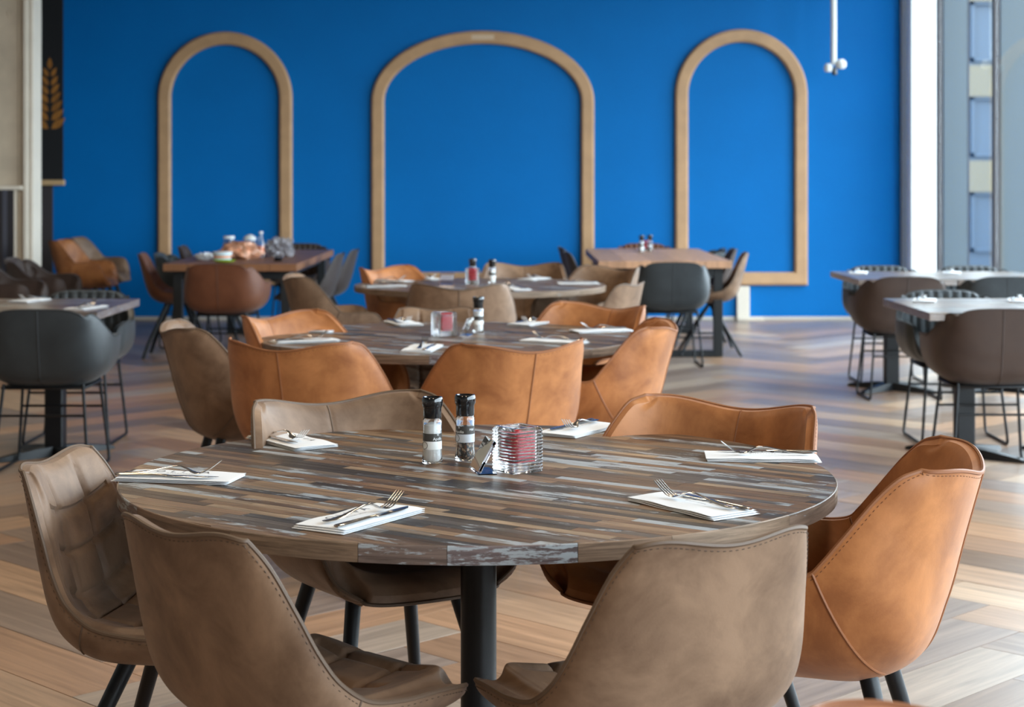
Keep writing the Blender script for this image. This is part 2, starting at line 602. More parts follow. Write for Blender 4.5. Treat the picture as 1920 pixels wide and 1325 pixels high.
# wooden arches on the blue wall
def arch(name, label, xc, hw, zb, zs, zt, tw=0.127, sticker=False):
    hh = tw / 2
    a, b_ = hw - hh, zt - hh - zs
    path = []
    zb2 = zb + hh
    N = 40
    path.append((xc - a, zb2, (-1, -1)))
    for i in range(N + 1):
        t = PI - PI * i / N
        nx, nz = math.cos(t) / a, math.sin(t) / b_
        ln = math.hypot(nx, nz)
        path.append((xc + a * math.cos(t), zs + b_ * math.sin(t), (nx / ln, nz / ln)))
    path.append((xc + a, zb2, (1, -1)))
    rings = []
    prof = [(-hh, 0), (-hh, 0.045), (-hh + 0.018, 0.062), (hh - 0.018, 0.062), (hh, 0.045), (hh, 0)]
    for x, z, nn in path:
        rings.append([(x + nn[0] * u, WY - v, z + nn[1] * u) for u, v in prof])
    rings.append(rings[0])
    o = thing(name, label, 'moulding', (xc, WY - 0.0, zb), 0, 'arched oak mouldings on the blue wall')
    gg = G().rings(rings)
    gg.v = [(x - xc, y - WY, z - zb) for x, y, z in gg.v]
    part('frame', gg, M['arch'], o)
    if sticker:
        part('sticker', G().box(-0.11, 0.11, -0.064, -0.0625, zt - zb - 0.088, zt - zb - 0.042), M['sticker'], o, smooth=False)
    return o


arch('arch_moulding', 'arched oak moulding on the blue wall, leftmost of the three', -2.82, 0.66, 0.345, 2.18, 2.835)
arch('arch_moulding', 'widest arched oak moulding, with a flattened top, in the middle of the blue wall', -0.287, 1.095, 0.345, 2.15, 2.845, sticker=True)
arch('arch_moulding', 'arched oak moulding on the blue wall nearest to the windows', 2.255, 0.65, 0.345, 2.21, 2.86)
o = part('trim_9', G().bbox(2.21, 2.335, WY - 0.05, WY, 0.03, 0.335, 0.004).bbox(2.21, 2.47, WY - 0.07, WY - 0.018, 0.0, 0.035, 0.004), M['pale_concrete'])
o['kind'] = 'structure'

# banner
bn = thing('banner', 'black hanging banner with a golden leaf print and brass bottom bar', 'banner', (-4.505, WY - 0.06, 1.36))
part('cloth', G().bbox(-0.45, 0.10, -0.008, 0.008, 0.02, 2.5, 0.003), M['banner'], bn)
part('bottom_bar', G().bbox(-0.46, 0.115, -0.02, 0.02, -0.035, 0.02, 0.006), M['brass'], bn)


def leaf_shape(g, x, z, ang, L, w):
    ca, sa = math.cos(ang), math.sin(ang)
    pts = [(0, 0), (0.25, 0.42), (0.5, 0.5), (0.8, 0.25), (1, 0), (0.8, -0.25), (0.5, -0.5), (0.25, -0.42)]
    P = [(x + (a * L) * ca - (b_ * w) * sa, z + (a * L) * sa + (b_ * w) * ca) for a, b_ in pts]
    g.add([(p[0], -0.0095, p[1]) for p in P] + [(p[0], -0.008, p[1]) for p in P],
          [tuple(range(8))] + [(i, (i + 1) % 8, 8 + (i + 1) % 8, 8 + i) for i in range(8)])


for k in range(7):
    z = 0.52 + k * 0.085
    sp = 0.175 - 0.012 * k
    for s in (-1, 1):
        g = G()
        leaf_shape(g, -0.03 + 0.015 * s, z, R(90 - s * (52 - 4 * k)), sp, sp * 0.42)
        part('leaf', g, M['gold'], bn, smooth=False)
g = G()
leaf_shape(g, -0.03, 1.10, R(90), 0.12, 0.05)
part('leaf', g, M['gold'], bn, smooth=False)

# white sensor on its drop pole
sn = thing('ceiling_sensor', 'white pole hanging by the blue wall with a small white sensor head', 'sensor', (3.05, 16.75, 2.42))
part('pole', G().tube([(0, 0, 0.05), (0, 0, 1.48)], 0.028, 14), M['white_metal'], sn)
part('lamp_head', G().lathe([(0.0, -0.03), (0.035, -0.028), (0.052, 0.0), (0.05, 0.035), (0.025, 0.06), (0, 0.062)], 20), M['white_metal'], sn, loc=(0.065, -0.02, 0.04))
part('lamp_head', G().lathe([(0.0, -0.03), (0.03, -0.028), (0.042, 0.0), (0.04, 0.03), (0.02, 0.05), (0, 0.052)], 20), M['white_metal'], sn, loc=(-0.055, -0.02, 0.01))
part('lens', G().lathe([(0.0, -0.05), (0.022, -0.045), (0.026, -0.01), (0.022, 0.03), (0, 0.03)], 16), M['black_plastic'], sn, loc=(0.005, -0.02, -0.005))


# ------------------------------------------------------------ chairs
def interp(knots, v):
    """hermite interpolation of [(v, (..)), ...]"""
    ks = [k[0] for k in knots]
    P = [np.array(k[1], float) for k in knots]
    n = len(ks)
    T = []
    for i in range(n):
        if i == 0:
            T.append((P[1] - P[0]) / (ks[1] - ks[0]))
        elif i == n - 1:
            T.append((P[-1] - P[-2]) / (ks[-1] - ks[-2]))
        else:
            T.append(0.5 * ((P[i + 1] - P[i]) / (ks[i + 1] - ks[i]) + (P[i] - P[i - 1]) / (ks[i] - ks[i - 1])))
    i = 0
    while i < n - 2 and v > ks[i + 1]:
        i += 1
    h = ks[i + 1] - ks[i]
    t = (v - ks[i]) / h
    t2, t3 = t * t, t * t * t
    return (2 * t3 - 3 * t2 + 1) * P[i] + (t3 - 2 * t2 + t) * h * T[i] + (-2 * t3 + 3 * t2) * P[i + 1] + (t3 - t2) * h * T[i + 1]


SPEC = {
    'wing': dict(   # armless bucket with quilted inside
        center=[(0, (.228, .447)), (.14, (.13, .418)), (.28, (-.005, .410)), (.42, (-.12, .418)), (.54, (-.20, .462)), (.68, (-.245, .56)), (.84, (-.276, .675)), (1, (-.305, .790))],
        rim=[(0, (.165, .208, .464)), (.07, (.220, .175, .485)), (.18, (.241, .09, .497)), (.32, (.250, -.01, .503)), (.42, (.249, -.085, .518)), (.50, (.243, -.138, .555)), (.58, (.232, -.170, .600)), (.70, (.214, -.202, .668)), (.86, (.190, -.240, .748)), (1, (.166, -.270, .798))],
        n=2.3, dip=0.018, rnd=0.019, tc_seat=.068, tc_back=.045, tr=.020, quilt='squares'),
    'arm': dict(    # bucket with arms, centre seam
        center=[(0, (.265, .440)), (.14, (.15, .412)), (.28, (0, .405)), (.42, (-.12, .412)), (.54, (-.205, .458)), (.68, (-.25, .56)), (.84, (-.285, .69)), (1, (-.318, .812))],
        rim=[(0, (.17, .245, .455)), (.05, (.232, .232, .50)), (.10, (.262, .21, .58)), (.15, (.277, .175, .632)), (.20, (.284, .135, .645)), (.38, (.292, -.005, .648)), (.42, (.292, -.03, .655)), (.46, (.290, -.045, .670)), (.60, (.282, -.088, .722)), (.80, (.261, -.150, .795)), (.90, (.247, -.186, .824)), (1, (.224, -.222, .832))],
        n=2.4, dip=0.024, rnd=0.013, tc_seat=.070, tc_back=.042, tr=.021, quilt='centre'),
    'tub': dict(    # flat-topped tub chair with vertical channels
        center=[(0, (.25, .435)), (.14, (.15, .405)), (.28, (0, .400)), (.42, (-.13, .403)), (.54, (-.215, .445)), (.68, (-.245, .54)), (.84, (-.262, .65)), (1, (-.278, .775))],
        rim=[(0, (.21, .235, .46)), (.05, (.252, .225, .53)), (.10, (.268, .205, .605)), (.15, (.290, .165, .628)), (.22, (.296, .12, .633)), (.44, (.298, -.03, .636)), (.50, (.292, -.07, .655)), (.66, (.262, -.14, .715)), (.80, (.240, -.18, .745)), (.90, (.228, -.215, .756)), (1, (.205, -.245, .757))],
        n=3.2, ntop=3.0, dip=0.0, rnd=0.02, tc_seat=.068, tc_back=.045, tr=.03, quilt='channels'),
}
CACHE = {}


def shell_grids(sp, NU=44, NV=96):
    outer = np.zeros((NV + 1, 2 * NU + 1, 3))
    lift = np.zeros((NV + 1, 2 * NU + 1))
    e = 2.0 / sp['n']
    for i in range(NV + 1):
        v = i / NV
        c = interp(sp['center'], v)
        r = interp(sp['rim'], v)
        nn = sp['n'] + (sp.get('ntop', 2.0) - sp['n']) * min(1, max(0, (v - .45) / .3))
        e = 2.0 / nn
        for j in range(2 * NU + 1):
            s = (j - NU) / NU
            a = abs(s) * PI / 2
            # even out spacing of the superellipse
            fx = math.sin(a) ** e if a > 0 else 0
            fc = 1 - math.cos(a) ** e if abs(s) < 1 else 1.0
            x = r[0] * fx * (1 if s >= 0 else -1)
            y = c[0] + (r[1] - c[0]) * fc
            z = c[1] + (r[2] - c[1]) * fc
            t = fx
            k = v ** 9
            bump = math.sin(min(1, t) * PI / 2) ** 2
            lift[i, j] = k * sp['dip'] * bump - (v ** 11) * sp['rnd'] * t ** 5
            outer[i, j] = (x, y, z)
    dv = np.gradient(outer, axis=0)
    du = np.gradient(outer, axis=1)
    n = np.cross(du, dv)
    ln = np.linalg.norm(n, axis=2, keepdims=True)
    n = n / np.maximum(ln, 1e-9)
    if n[int(NV * .3), NU, 2] < 0:
        n = -n
    for _ in range(14):
        p = np.pad(n, ((1, 1), (1, 1), (0, 0)), mode='edge')
        n = (p[:-2, 1:-1] + p[2:, 1:-1] + p[1:-1, :-2] + p[1:-1, 2:] + 2 * n) / 6
        n = n / np.maximum(np.linalg.norm(n, axis=2, keepdims=True), 1e-9)
    vv = (np.arange(NV + 1) / NV)[:, None]
    n[:, :, 2] -= np.clip((vv - .70) / .22, 0, 1) * (np.maximum(n[:, :, 2], 0) + .10)
    n = n / np.maximum(np.linalg.norm(n, axis=2, keepdims=True), 1e-9)
    inner = np.zeros_like(outer)
    for i in range(NV + 1):
        v = i / NV
        tc = sp['tc_seat'] + (sp['tc_back'] - sp['tc_seat']) * min(1, max(0, (v - .42) / .2))
        ev = min(1, v / .07) * min(1, (1 - v) / .10)
        ev = ev ** 0.5
        for j in range(2 * NU + 1):
            s = (j - NU) / NU
            es = 1 - abs(s) ** 6
            th = sp['tr'] + (tc - sp['tr']) * es * ev
            x = outer[i, j, 0]
            d = 0.0
            q = sp['quilt']
            if q == 'squares':
                for gx in (-.075, .075):
                    d += math.exp(-((x - gx) / .007) ** 2)
                for gv in (.10, .22, .34, .50, .62, .745, .87):
                    d += 0.8 * math.exp(-((v - gv) / .0085) ** 2) if abs(x) < .16 else 0
                d = min(d, 1.0) * (0.013 if abs(s) < .93 else 0) * min(1, ev * 1.2)
                d -= 0.003 * abs(math.cos(x / .15 * PI)) * (abs(x) < .2) * ev
            elif q == 'centre':
                d = 0.004 * math.exp(-(x / .006) ** 2) + 0.010 * math.exp(-((v - .50) / .008) ** 2) * (abs(s) < .9)
            elif q == 'channels' and v > .5:
                d = 0.012 * abs(math.cos(x / .052 * PI)) ** 6 * min(1, (v - .5) / .05) * (1 if abs(s) < .95 else 0)
            inner[i, j] = outer[i, j] + n[i, j] * (th - d)
    outer[:, :, 2] += lift
    inner[:, :, 2] += lift
    return outer, inner, n


def chair_meshes(model):
    if model in CACHE:
        return CACHE[model]
    sp = SPEC[model]
    outer, inner, nrm = shell_grids(sp)
    NV, NJ = outer.shape[0] - 1, outer.shape[1] - 1
    H = NJ // 2

    def grid_faces(flip):
        fs = []
        for i in range(NV):
            for j in range(NJ):
                a, b_, c, d = i * (NJ + 1) + j, i * (NJ + 1) + j + 1, (i + 1) * (NJ + 1) + j + 1, (i + 1) * (NJ + 1) + j
                fs.append((a, d, c, b_) if flip else (a, b_, c, d))
        return fs
    border = [(0, j) for j in range(NJ + 1)] + [(i, NJ) for i in range(1, NV + 1)] + [(NV, j) for j in range(NJ - 1, -1, -1)] + [(i, 0) for i in range(NV - 1, 0, -1)]
    P = {}
    g = G()
    g.add(outer.reshape(-1, 3).tolist(), grid_faces(True))
    ro = [tuple(outer[i, j]) for i, j in border]
    ri = [tuple(inner[i, j]) for i, j in border]
    rm = [tuple((outer[i, j] + inner[i, j]) / 2 + 0.0) for i, j in border]
    g.rings([ro, rm, ri])
    P['shell'] = g
    P['cushion'] = G().add(inner.reshape(-1, 3).tolist(), grid_faces(False))
    pr = [tuple(outer[i, j] * 0.96 + inner[i, j] * 0.04) for i, j in border]
    P['piping'] = G().tube(pr, 0.0042, 6, closed=True)
    # seams
    seams = []
    def seam(idx, src, r, sg):
        seams.append(G())
        pts = []
        for i, j in idx:
            f = i - int(i)
            pts.append(tuple(src[int(i), j] * (1 - f) + src[min(int(i) + 1, NV), j] * f))
        seams[-1].tube(pts, r, 6)
    i0 = int(.50 * NV)
    if model in ('arm', 'tub'):
        seam([(i, H) for i in range(int(.42 * NV), NV + 1)], outer, 0.0032, 0.0)
    if model == 'arm':
        iv = .425 * NV
        for sgn in (-1, 1):
            seam([(iv + (1 - k / H) * 5.0, H + sgn * k) for k in range(H, int(H * .25), -1)], outer, 0.0030, 0.0)
            seam([(iv + (1 - k / H) * 3.0, H + sgn * k) for k in range(H, int(H * .45), -1)], inner, 0.0024, 0.0)
        seam([(i, H) for i in range(int(.52 * NV), NV + 1)], inner, 0.0022, 0.0)
    if model == 'wing':
        iv = int(.44 * NV)
        for sgn in (-1, 1):
            seam([(iv, H + sgn * k) for k in range(H, int(H * .5), -1)], outer, 0.0022, 0.0)
    P['seam'] = seams
    if model != 'tub':
        g = G()
        acc = 0
        last = None
        for (i, j) in border:
            ii = min(max(i, 2), NV - 2)
            jj = min(max(j, 2), NJ - 2)
            base = outer[i, j]
            inn = outer[ii, jj]
            d = inn - base
            L = np.linalg.norm(d)
            p = base + d / max(L, 1e-6) * 0.010 - nrm[ii, jj] * 0.0002
            if last is not None:
                acc += np.linalg.norm(p - last)
                if acc > 0.0085 and np.linalg.norm(p - last) > 1e-4:
                    t = (p - last) / np.linalg.norm(p - last)
                    a = p - t * 0.0024
                    b_ = p + t * 0.0024
                    g.tube([tuple(a), tuple(b_)], 0.0008, 4)
                    acc = 0
            last = p
        P['stitching'] = g
    # underframe
    if model in ('wing', 'arm'):
        P['leg'] = []
        lt = .125 if model == 'arm' else .07
        for sx in (-1, 1):
            for sy in (-1, 1):
                P['leg'].append(G().tube([(sx * lt, sy * (lt - .015), .45), (sx * .20, sy * .205, .10), (sx * .226, sy * .238, 0.004)], [.0185, .0145, .0125], 14).lathe([(.0125, 0.006), (.0135, 0.003), (.012, 0)], 14, sx * .227, sy * .2385, cap1=True))
        P['mounting_plate'] = G().bbox(-.075, .075, -.07, .07, .404, .42, .004)
        P['spider'] = []
        for sx in (-1, 1):
            for sy in (-1, 1):
                P['spider'].append(G().tube([(-sx * .015, -sy * .015, .425), (sx * .07, sy * .07, .30), (sx * .235, sy * .235, 0.012)], [.013, .013, .011], 10))
    else:
        P['leg'] = []
        for sx in (-1, 1):
            pts = [(.17, .44)]
            path = [(.165, .42), (.215, .05), (.212, .022), (.195, .009), (-.195, .009), (-.212, .022), (-.215, .05), (-.165, .42)]
            P['leg'].append(G().tube([(sx * (.185 + (.42 - z) * .09), y, z) for y, z in path], .0075, 10))
        P['crossbar'] = [G().tube([(-.20, y, .275), (.20, y, .275)], .006, 8) for y in (-.186, .186)]
        P['mounting_plate'] = G().bbox(-.20, .20, -.17, .17, .395, .409, .004)
    CACHE[model] = P
    return P


MESH = {}


def mget(key, g, mat):
    if key not in MESH:
        MESH[key] = g.mesh(key, mat, True, 50)
    return MESH[key]


def chair(model, color, x, y, face, label, group=None, spider=False, scale=1.0, z=0):
    P = chair_meshes(model)
    o = thing({'wing': 'dining_chair', 'arm': 'armchair', 'tub': 'tub_chair'}[model], label, 'chair', (x, y, z), R(face - 90), group)
    o.scale = (scale, scale, scale)
    k = model + '_' + color
    obj('shell', mget(k + '_shell', P['shell'], LE[color]), o)
    obj('cushion', mget(k + '_cushion', P['cushion'], LE[color]), o)
    obj('piping', mget(k + '_piping', P['piping'], SEAM[color]), o)
    for i, sg in enumerate(P['seam']):
        obj('seam', mget(k + '_seam_' + str(i), sg, SEAM[color]), o)
    if 'stitching' in P and y < 8:
        s = obj('stitching', mget(k + '_stitching', P['stitching'], STITCH.get(color, SEAM[color])), o)
        s['kind'] = 'stuff'
    obj('mounting_plate', mget(model + '_plate', P['mounting_plate'], M['black_metal']), o)
    for i, lg in enumerate(P['spider'] if spider else P['leg']):
        obj('leg', mget(model + ('_spider_' if spider else '_leg_') + str(i), lg, M['black_metal']), o)
    for i, cb in enumerate(P.get('crossbar', [])):
        obj('crossbar', mget(model + '_bar_' + str(i), cb, M['black_metal']), o)
    return o


G1, G2, G3 = 'chairs around the nearest round table', 'chairs around the middle round table', 'chairs around the far round table'
c0 = chair('wing', 'taupe', -.685, 3.60, -10, 'taupe quilted dining chair turned sideways at the left end of the front round table', G1)
c0.scale = (1, .94, 1)
chair('wing', 'taupe', -.360, 3.125, 47, 'taupe dining chair seen from behind, front left of the nearest round table', G1)
chair('wing', 'taupe', .212, 3.085, 118, 'taupe dining chair seen from behind, front right of the nearest round table', G1)
chair('arm', 'cognac', .605, 3.50, 162, 'cognac leather armchair at the right end of the nearest round table', G1)
chair('arm', 'cognac', .39, 4.05, 236, 'cognac leather armchair on the far right side of the nearest round table', G1)
chair('arm', 'taupe', -.305, 4.14, 301, 'taupe armchair on the far left side of the nearest round table', G1)
chair('arm', 'cognac', .44, 1.48, 251, 'cognac chair whose top edge just shows at the bottom right corner')
chair('arm', 'cognac', -.07, 6.02, 118, 'cognac armchair with centre back seam, front right of the middle round table', G2)
chair('arm', 'cognac', -.66, 6.07, 70, 'cognac armchair seen from behind, front left of the middle round table', G2)
chair('arm', 'cognac', .30, 6.62, 172, 'cognac armchair side-on at the right end of the middle round table', G2)
chair('arm', 'cognac', .24, 7.42, 230, 'cognac armchair facing the camera, far right of the middle round table', G2)
chair('arm', 'cognac', -.73, 6.95, -32, 'cognac armchair facing right at the far left of the middle round table', G2)
chair('arm', 'taupe', -.99, 6.60, 18, 'taupe dining chair with high back at the left end of the middle round table', G2)
chair('wing', 'taupe', -.33, 7.62, 272, 'taupe dining chair facing the camera on the far side of the middle round table', G2)
chair('arm', 'taupe', -.97, 9.95, 12, 'brown-taupe dining chair side-on at the left of the far round table', G3)
chair('arm', 'cognac', -.60, 10.78, -35, 'cognac chair on the far left side of the far round table', G3)
chair('arm', 'taupe', -.27, 9.32, 90, 'taupe armchair seen from behind, front of the far round table', G3)
chair('arm', 'taupe', .07, 11.20, 268, 'light brown chair facing the camera behind the far round table', G3)
chair('arm', 'taupe', .45, 10.78, 222, 'taupe-brown chair at the far right of the far round table', G3)
chair('wing', 'taupe', .42, 9.92, 150, 'pale taupe chair seen from behind, right of the far round table', G3)
GW, GX = 'chairs around the cluttered wooden table', 'chairs around the wooden table by the right arch'
chair('tub', 'saddle', -2.08, 12.88, 84, 'saddle brown tub chair at the near end of the cluttered wooden table', GW)
chair('wing', 'saddle', -2.62, 13.85, 4, 'dark saddle chair, nearest on the left side of the cluttered wooden table', GW)
chair('tub', 'grey', -2.66, 14.62, 0, 'dark grey chair, middle of the left side of the cluttered wooden table', GW)
chair('wing', 'brown', -2.60, 15.4, 0, 'dark brown chair, farthest on the left side of the cluttered wooden table', GW)
chair('wing', 'plum', -1.62, 13.85, 178, 'grey-brown chair, nearer one on the right side of the cluttered wooden table', GW)
chair('wing', 'plum', -1.58, 14.65, 178, 'grey-brown chair, farther one on the right side of the cluttered wooden table', GW)
chair('tub', 'brown', -2.0, 16.5, 270, 'dark brown chair at the far end of the cluttered wooden table', GW)
chair('tub', 'grey', 1.17, 13.15, 92, 'charcoal tub chair at the near end of the wooden table by the right arch', GX, scale=1.0)
chair('wing', 'plum', .72, 14.2, 2, 'dark chair, nearer one on the left side of the right wooden table', GX)
chair('wing', 'plum', .70, 15.1, 2, 'dark chair, farther one on the left side of the right wooden table', GX)
chair('wing', 'taupe', 1.56, 13.95, 176, 'taupe chair on crossed spider legs beside the right wooden table', GX, spider=True)
chair('wing', 'brown', 1.57, 14.75, 180, 'dark brown chair behind the spider-legged chair at the right wooden table', GX)
chair('tub', 'grey', 1.60, 15.6, 180, 'dark grey chair farthest along the right side of the right wooden table', GX)
chair('tub', 'saddle', 1.25, 16.52, 270, 'reddish brown chair at the far end of the right wooden table', GX)
GL, GR, GF = 'tub chairs at the left table', 'tub chairs at the near right table', 'tub chairs at the far right tables'
chair('tub', 'grey', -2.19, 8.42, 90, 'charcoal tub chair seen from behind at the left rectangular table', GL)
chair('tub', 'grey', -2.30, 9.32, 270, 'charcoal channelled tub chair facing the camera behind the left rectangular table', GL)
chair('tub', 'brown', 2.28, 8.46, 90, 'brown tub chair seen from behind at the near right table', GR)
chair('tub', 'grey', 2.34, 9.34, 270, 'grey channelled tub chair facing the camera at the near right table', GR)
chair('tub', 'brown', 2.45, 11.2, 90, 'brown tub chair seen from behind at the far right table', GF)
chair('tub', 'grey', 2.57, 12.1, 270, 'grey channelled tub chair facing the camera at the far right table, left one', GF)
chair('tub', 'grey', 3.07, 11.2, 90, 'charcoal tub chair seen from behind at the right image edge, far table', GF)
chair('tub', 'grey', 3.2, 12.1, 270, 'grey channelled tub chair facing the camera beside the white column', GF)
GB = 'chairs lined up before the concrete column'
chair('arm', 'cognac', -3.80, 15.75, 0, 'cognac armchair side-on against the blue wall behind the concrete column', GB)
chair('arm', 'taupe', -3.84, 16.45, 0, 'brown armchair peeking out behind the cognac chair by the blue wall', GB)
chair('tub', 'brown', -3.68, 12.9, 0, 'dark brown tub chair at the left image edge before the concrete column', GB)
chair('tub', 'brown', -3.62, 13.7, 0, 'dark brown tub chair just in front of the concrete column', GB)

# ------------------------------------------------------------ tables
ST = [((.150, .090, .055), 0), ((.115, .070, .045), 0), ((.210, .135, .082), 0), ((.070, .045, .032), .05), ((.045, .036, .030), .15), ((.150, .082, .045), .1),
      ((.260, .180, .115), 0), ((.170, .100, .060), 0), ((.085, .070, .062), .28), ((.16, .12, .09), .40), ((.045, .042, .042), .36), ((.10, .09, .085), .52), ((.22, .20, .185), .60), ((.11, .068, .045), .42),
      ((.125, .075, .046), 0), ((.19, .115, .068), 0)]


def strip_tone():
    c, p = random.choice(ST)
    k = random.uniform(0.85, 1.15)
    return (c[0] * k, c[1] * k, c[2] * k, p * random.uniform(.8, 1.1))


def strip_uv(ang):
    a = random.uniform(0, 90)
    ca, sa = math.cos(ang), math.sin(ang)
    return lambda x, y: (x * ca + y * sa + a, -x * sa + y * ca + a * .37)


def strips(inside_u, v0, v1, w, L, ang):
    """rows of strips across a shape; inside_u(v) -> (umin, umax)"""
    out = []
    nrow = int(math.ceil((v1 - v0) / w))
    ca, sa = math.cos(ang), math.sin(ang)
    for r in range(nrow):
        a, b_ = v0 + r * w, min(v0 + (r + 1) * w, v1)
        lo = min(inside_u(a)[0], inside_u(b_)[0], inside_u((a + b_) / 2)[0])
        hi = max(inside_u(a)[1], inside_u(b_)[1], inside_u((a + b_) / 2)[1])
        u = lo - random.uniform(0, L)
        while u < hi:
            u2 = u + L * random.uniform(.75, 1.25)
            e = .0004
            rt, lt = [], []
            for k in range(5):
                v = a + e + (b_ - a - 2 * e) * k / 4
                m0, m1 = inside_u(v)
                l_, r_ = max(u + e, m0), min(u2 - e, m1)
                if r_ - l_ > .002:
                    rt.append((r_, v))
                    lt.append((l_, v))
            if len(rt) >= 2:
                if rt[0][0] == rt[-1][0] and lt[0][0] == lt[-1][0]:
                    rt = [rt[0], rt[-1]]
                    lt = [lt[0], lt[-1]]
                pl = rt + lt[::-1]
                out.append([(x * ca - y * sa, x * sa + y * ca) for x, y in pl])
            u = u2
    return out


def round_table(x, y, label, detail, group='round dining tables', seed=1):
    random.seed(seed)
    rr = .75
    t = thing('round_table', label, 'table', (x, y, 0), 0, group)
    core = part('tabletop', G().lathe([(0, .716), (rr - .008, .716), (rr - .003, .718), (rr - .003, .7475), (0, .7475)], 96), M['core'], t, smooth=False)
    ang = R(-36)
    iu = lambda v: ((-math.sqrt(max(0, (rr - .0035) ** 2 - v * v)), math.sqrt(max(0, (rr - .0035) ** 2 - v * v))))
    S = strips(iu, -rr + .004, rr - .004, .0272, .27, ang)
    if len(S) > 298 and detail:
        S.sort(key=lambda pl: -abs(sum(p[0] for p in pl) / len(pl)) * 0 - len(pl))
    if detail:
        S2 = [(pl, strip_tone(), strip_uv(ang), random.uniform(-.00012, .00012)) for pl in S]
        ar = lambda pl: abs(sum(pl[i - 1][0] * pl[i][1] - pl[i][0] * pl[i - 1][1] for i in range(len(pl))))
        S2.sort(key=lambda q: -ar(q[0]))
        for q in S2[:298]:
            obj('strip', tone_mesh('strip', [q], M['strip'], .7474, .7500), core)
        if len(S2) > 298:
            s = obj('small_strips', tone_mesh('small_strips', S2[298:], M['strip'], .7474, .7500), core)
            s['kind'] = 'stuff'
    else:
        s = obj('strips', tone_mesh('strips', [(pl, strip_tone(), strip_uv(ang), random.uniform(-.00012, .00012)) for pl in S], M['strip'], .7474, .7500), core)
        s['kind'] = 'stuff'
    # edge band pieces
    a = 0.3
    while a < 2 * PI + 0.3 - 0.05:
        a2 = min(a + random.uniform(.22, .42), 2 * PI + 0.3)
        if a < 4.66 < a2 + .05:
            a2 = 4.66
        elif abs(a - 4.66) < .001:
            a2 = 4.96
        if 2 * PI + 0.3 - a2 < .1:
            a2 = 2 * PI + .3
        n_ = max(4, int((a2 - a) / .045))
        prof = [(rr - .003, .7165), (rr - .0005, .7168), (rr, .718), (rr, .7482), (rr - .0012, .7497), (rr - .003, .7499)]
        vs, fs, uv, to = [], [], [], []
        for k in range(n_ + 1):
            th = a + .0006 + (a2 - a - .0012) * k / n_
            for r_, z in prof:
                vs.append((r_ * math.cos(th), r_ * math.sin(th), z))
        m_ = len(prof)
        for k in range(n_):
            for j in range(m_ - 1):
                fs.append((k * m_ + j, (k + 1) * m_ + j, (k + 1) * m_ + j + 1, k * m_ + j + 1))
        me = bpy.data.meshes.new('edge_band')
        me.from_pydata(vs, [], fs)
        me.materials.append(M['strip'])
        uvl = me.uv_layers.new(name='UVMap')
        tn = random.choice([(.19, .125, .085, 0), (.23, .155, .105, .1), (.16, .11, .08, .3), (.25, .18, .13, .2), (.15, .11, .095, .42), (.21, .145, .10, 0)])
        if 4.62 < (a + a2) / 2 < 4.98:
            tn = (.13, .10, .10, .50)
        off = random.uniform(0, 60)
        U = []
        for f in fs:
            for i in f:
                th = math.atan2(vs[i][1], vs[i][0]) % (2 * PI)
                if th < 0.3 - 0.01:
                    th += 2 * PI
                U += [th * rr + off, vs[i][2] + off * .3]
        uvl.data.foreach_set('uv', U)
        ca_ = me.color_attributes.new('tone', 'FLOAT_COLOR', 'CORNER')
        ca_.data.foreach_set('color', list(tn) * (len(U) // 2))
        me.polygons.foreach_set('use_smooth', [True] * len(me.polygons))
        me.set_sharp_from_angle(angle=R(30))
        me.update()
        obj('edge_band', me, core)
        a = a2
    part('column', G().tube([(0, 0, .03), (0, 0, .70)], .038, 32), M['black_metal'], t)
    part('mounting_plate', G().lathe([(0, .700), (.16, .700), (.17, .704), (.17, .716), (0, .716)], 40), M['black_metal'], t)
    part('base', G().lathe([(0, .0), (.33, .0), (.335, .004), (.33, .012), (.12, .020), (.06, .034), (.045, .04), (0, .04)], 56), M['black_metal'], t)
    return t


round_table(-.071, 3.75, 'nearest round table with a top of reclaimed wood strips', True, seed=11)
round_table(-.255, 7.03, 'middle round table with a reclaimed wood strip top', False, seed=12)
round_table(-.19, 10.55, 'farthest round table with a reclaimed wood strip top', False, seed=13)


def small_table(x0, x1, y0, y1, label, group, seed):
    random.seed(seed)
    cx, cy = (x0 + x1) / 2, (y0 + y1) / 2
    hx, hy = (x1 - x0) / 2, (y1 - y0) / 2
    t = thing('cafe_table', label, 'table', (cx, cy, 0), 0, group)
    core = part('tabletop', G().bbox(-hx, hx, -hy, hy, .712, .7475, .002), M['worn'], t, smooth=False)
    me = core.data
    ca_ = me.color_attributes.new('tone', 'FLOAT_COLOR', 'CORNER')
    ca_.data.foreach_set('color', [.20, .15, .125, .30] * len(me.loops))
    uvl = me.uv_layers.new(name='UVMap')
    uvl.data.foreach_set('uv', [c for lp in me.loops for c in (me.vertices[lp.vertex_index].co.x + me.vertices[lp.vertex_index].co.y, me.vertices[lp.vertex_index].co.z)])
    S = strips(lambda v: (-hx, hx), -hy, hy, .035, .30, 0.0)
    s = obj('strips', tone_mesh('strips', [(pl, (lambda q: (q[0] * 1.2, q[1] * 1.2, q[2] * 1.2, q[3]))(strip_tone()), strip_uv(0), 0) for pl in S], M['worn'], .7474, .750), core)
    s['kind'] = 'stuff'
    part('column', G().bbox(-.045, .045, -.045, .045, .03, .70, .006), M['black_metal'], t)
    part('mounting_plate', G().bbox(-.2, .2, -.3, .3, .700, .712, .003), M['black_metal'], t)
    for a in (0, 90, 180, 270):
        rings = []
        for r_, w, h in ((0.0, .045, .05), (.12, .04, .045), (.30, .028, .022), (.33, .02, .014)):
            rings.append([(r_, -w, 0.0), (r_, w, 0.0), (r_, w * .7, h), (r_, -w * .7, h)])
        part('foot', G().rings(rings, True, True), M['black_metal'], t, rot=(0, 0, R(a + 45)))
    return t


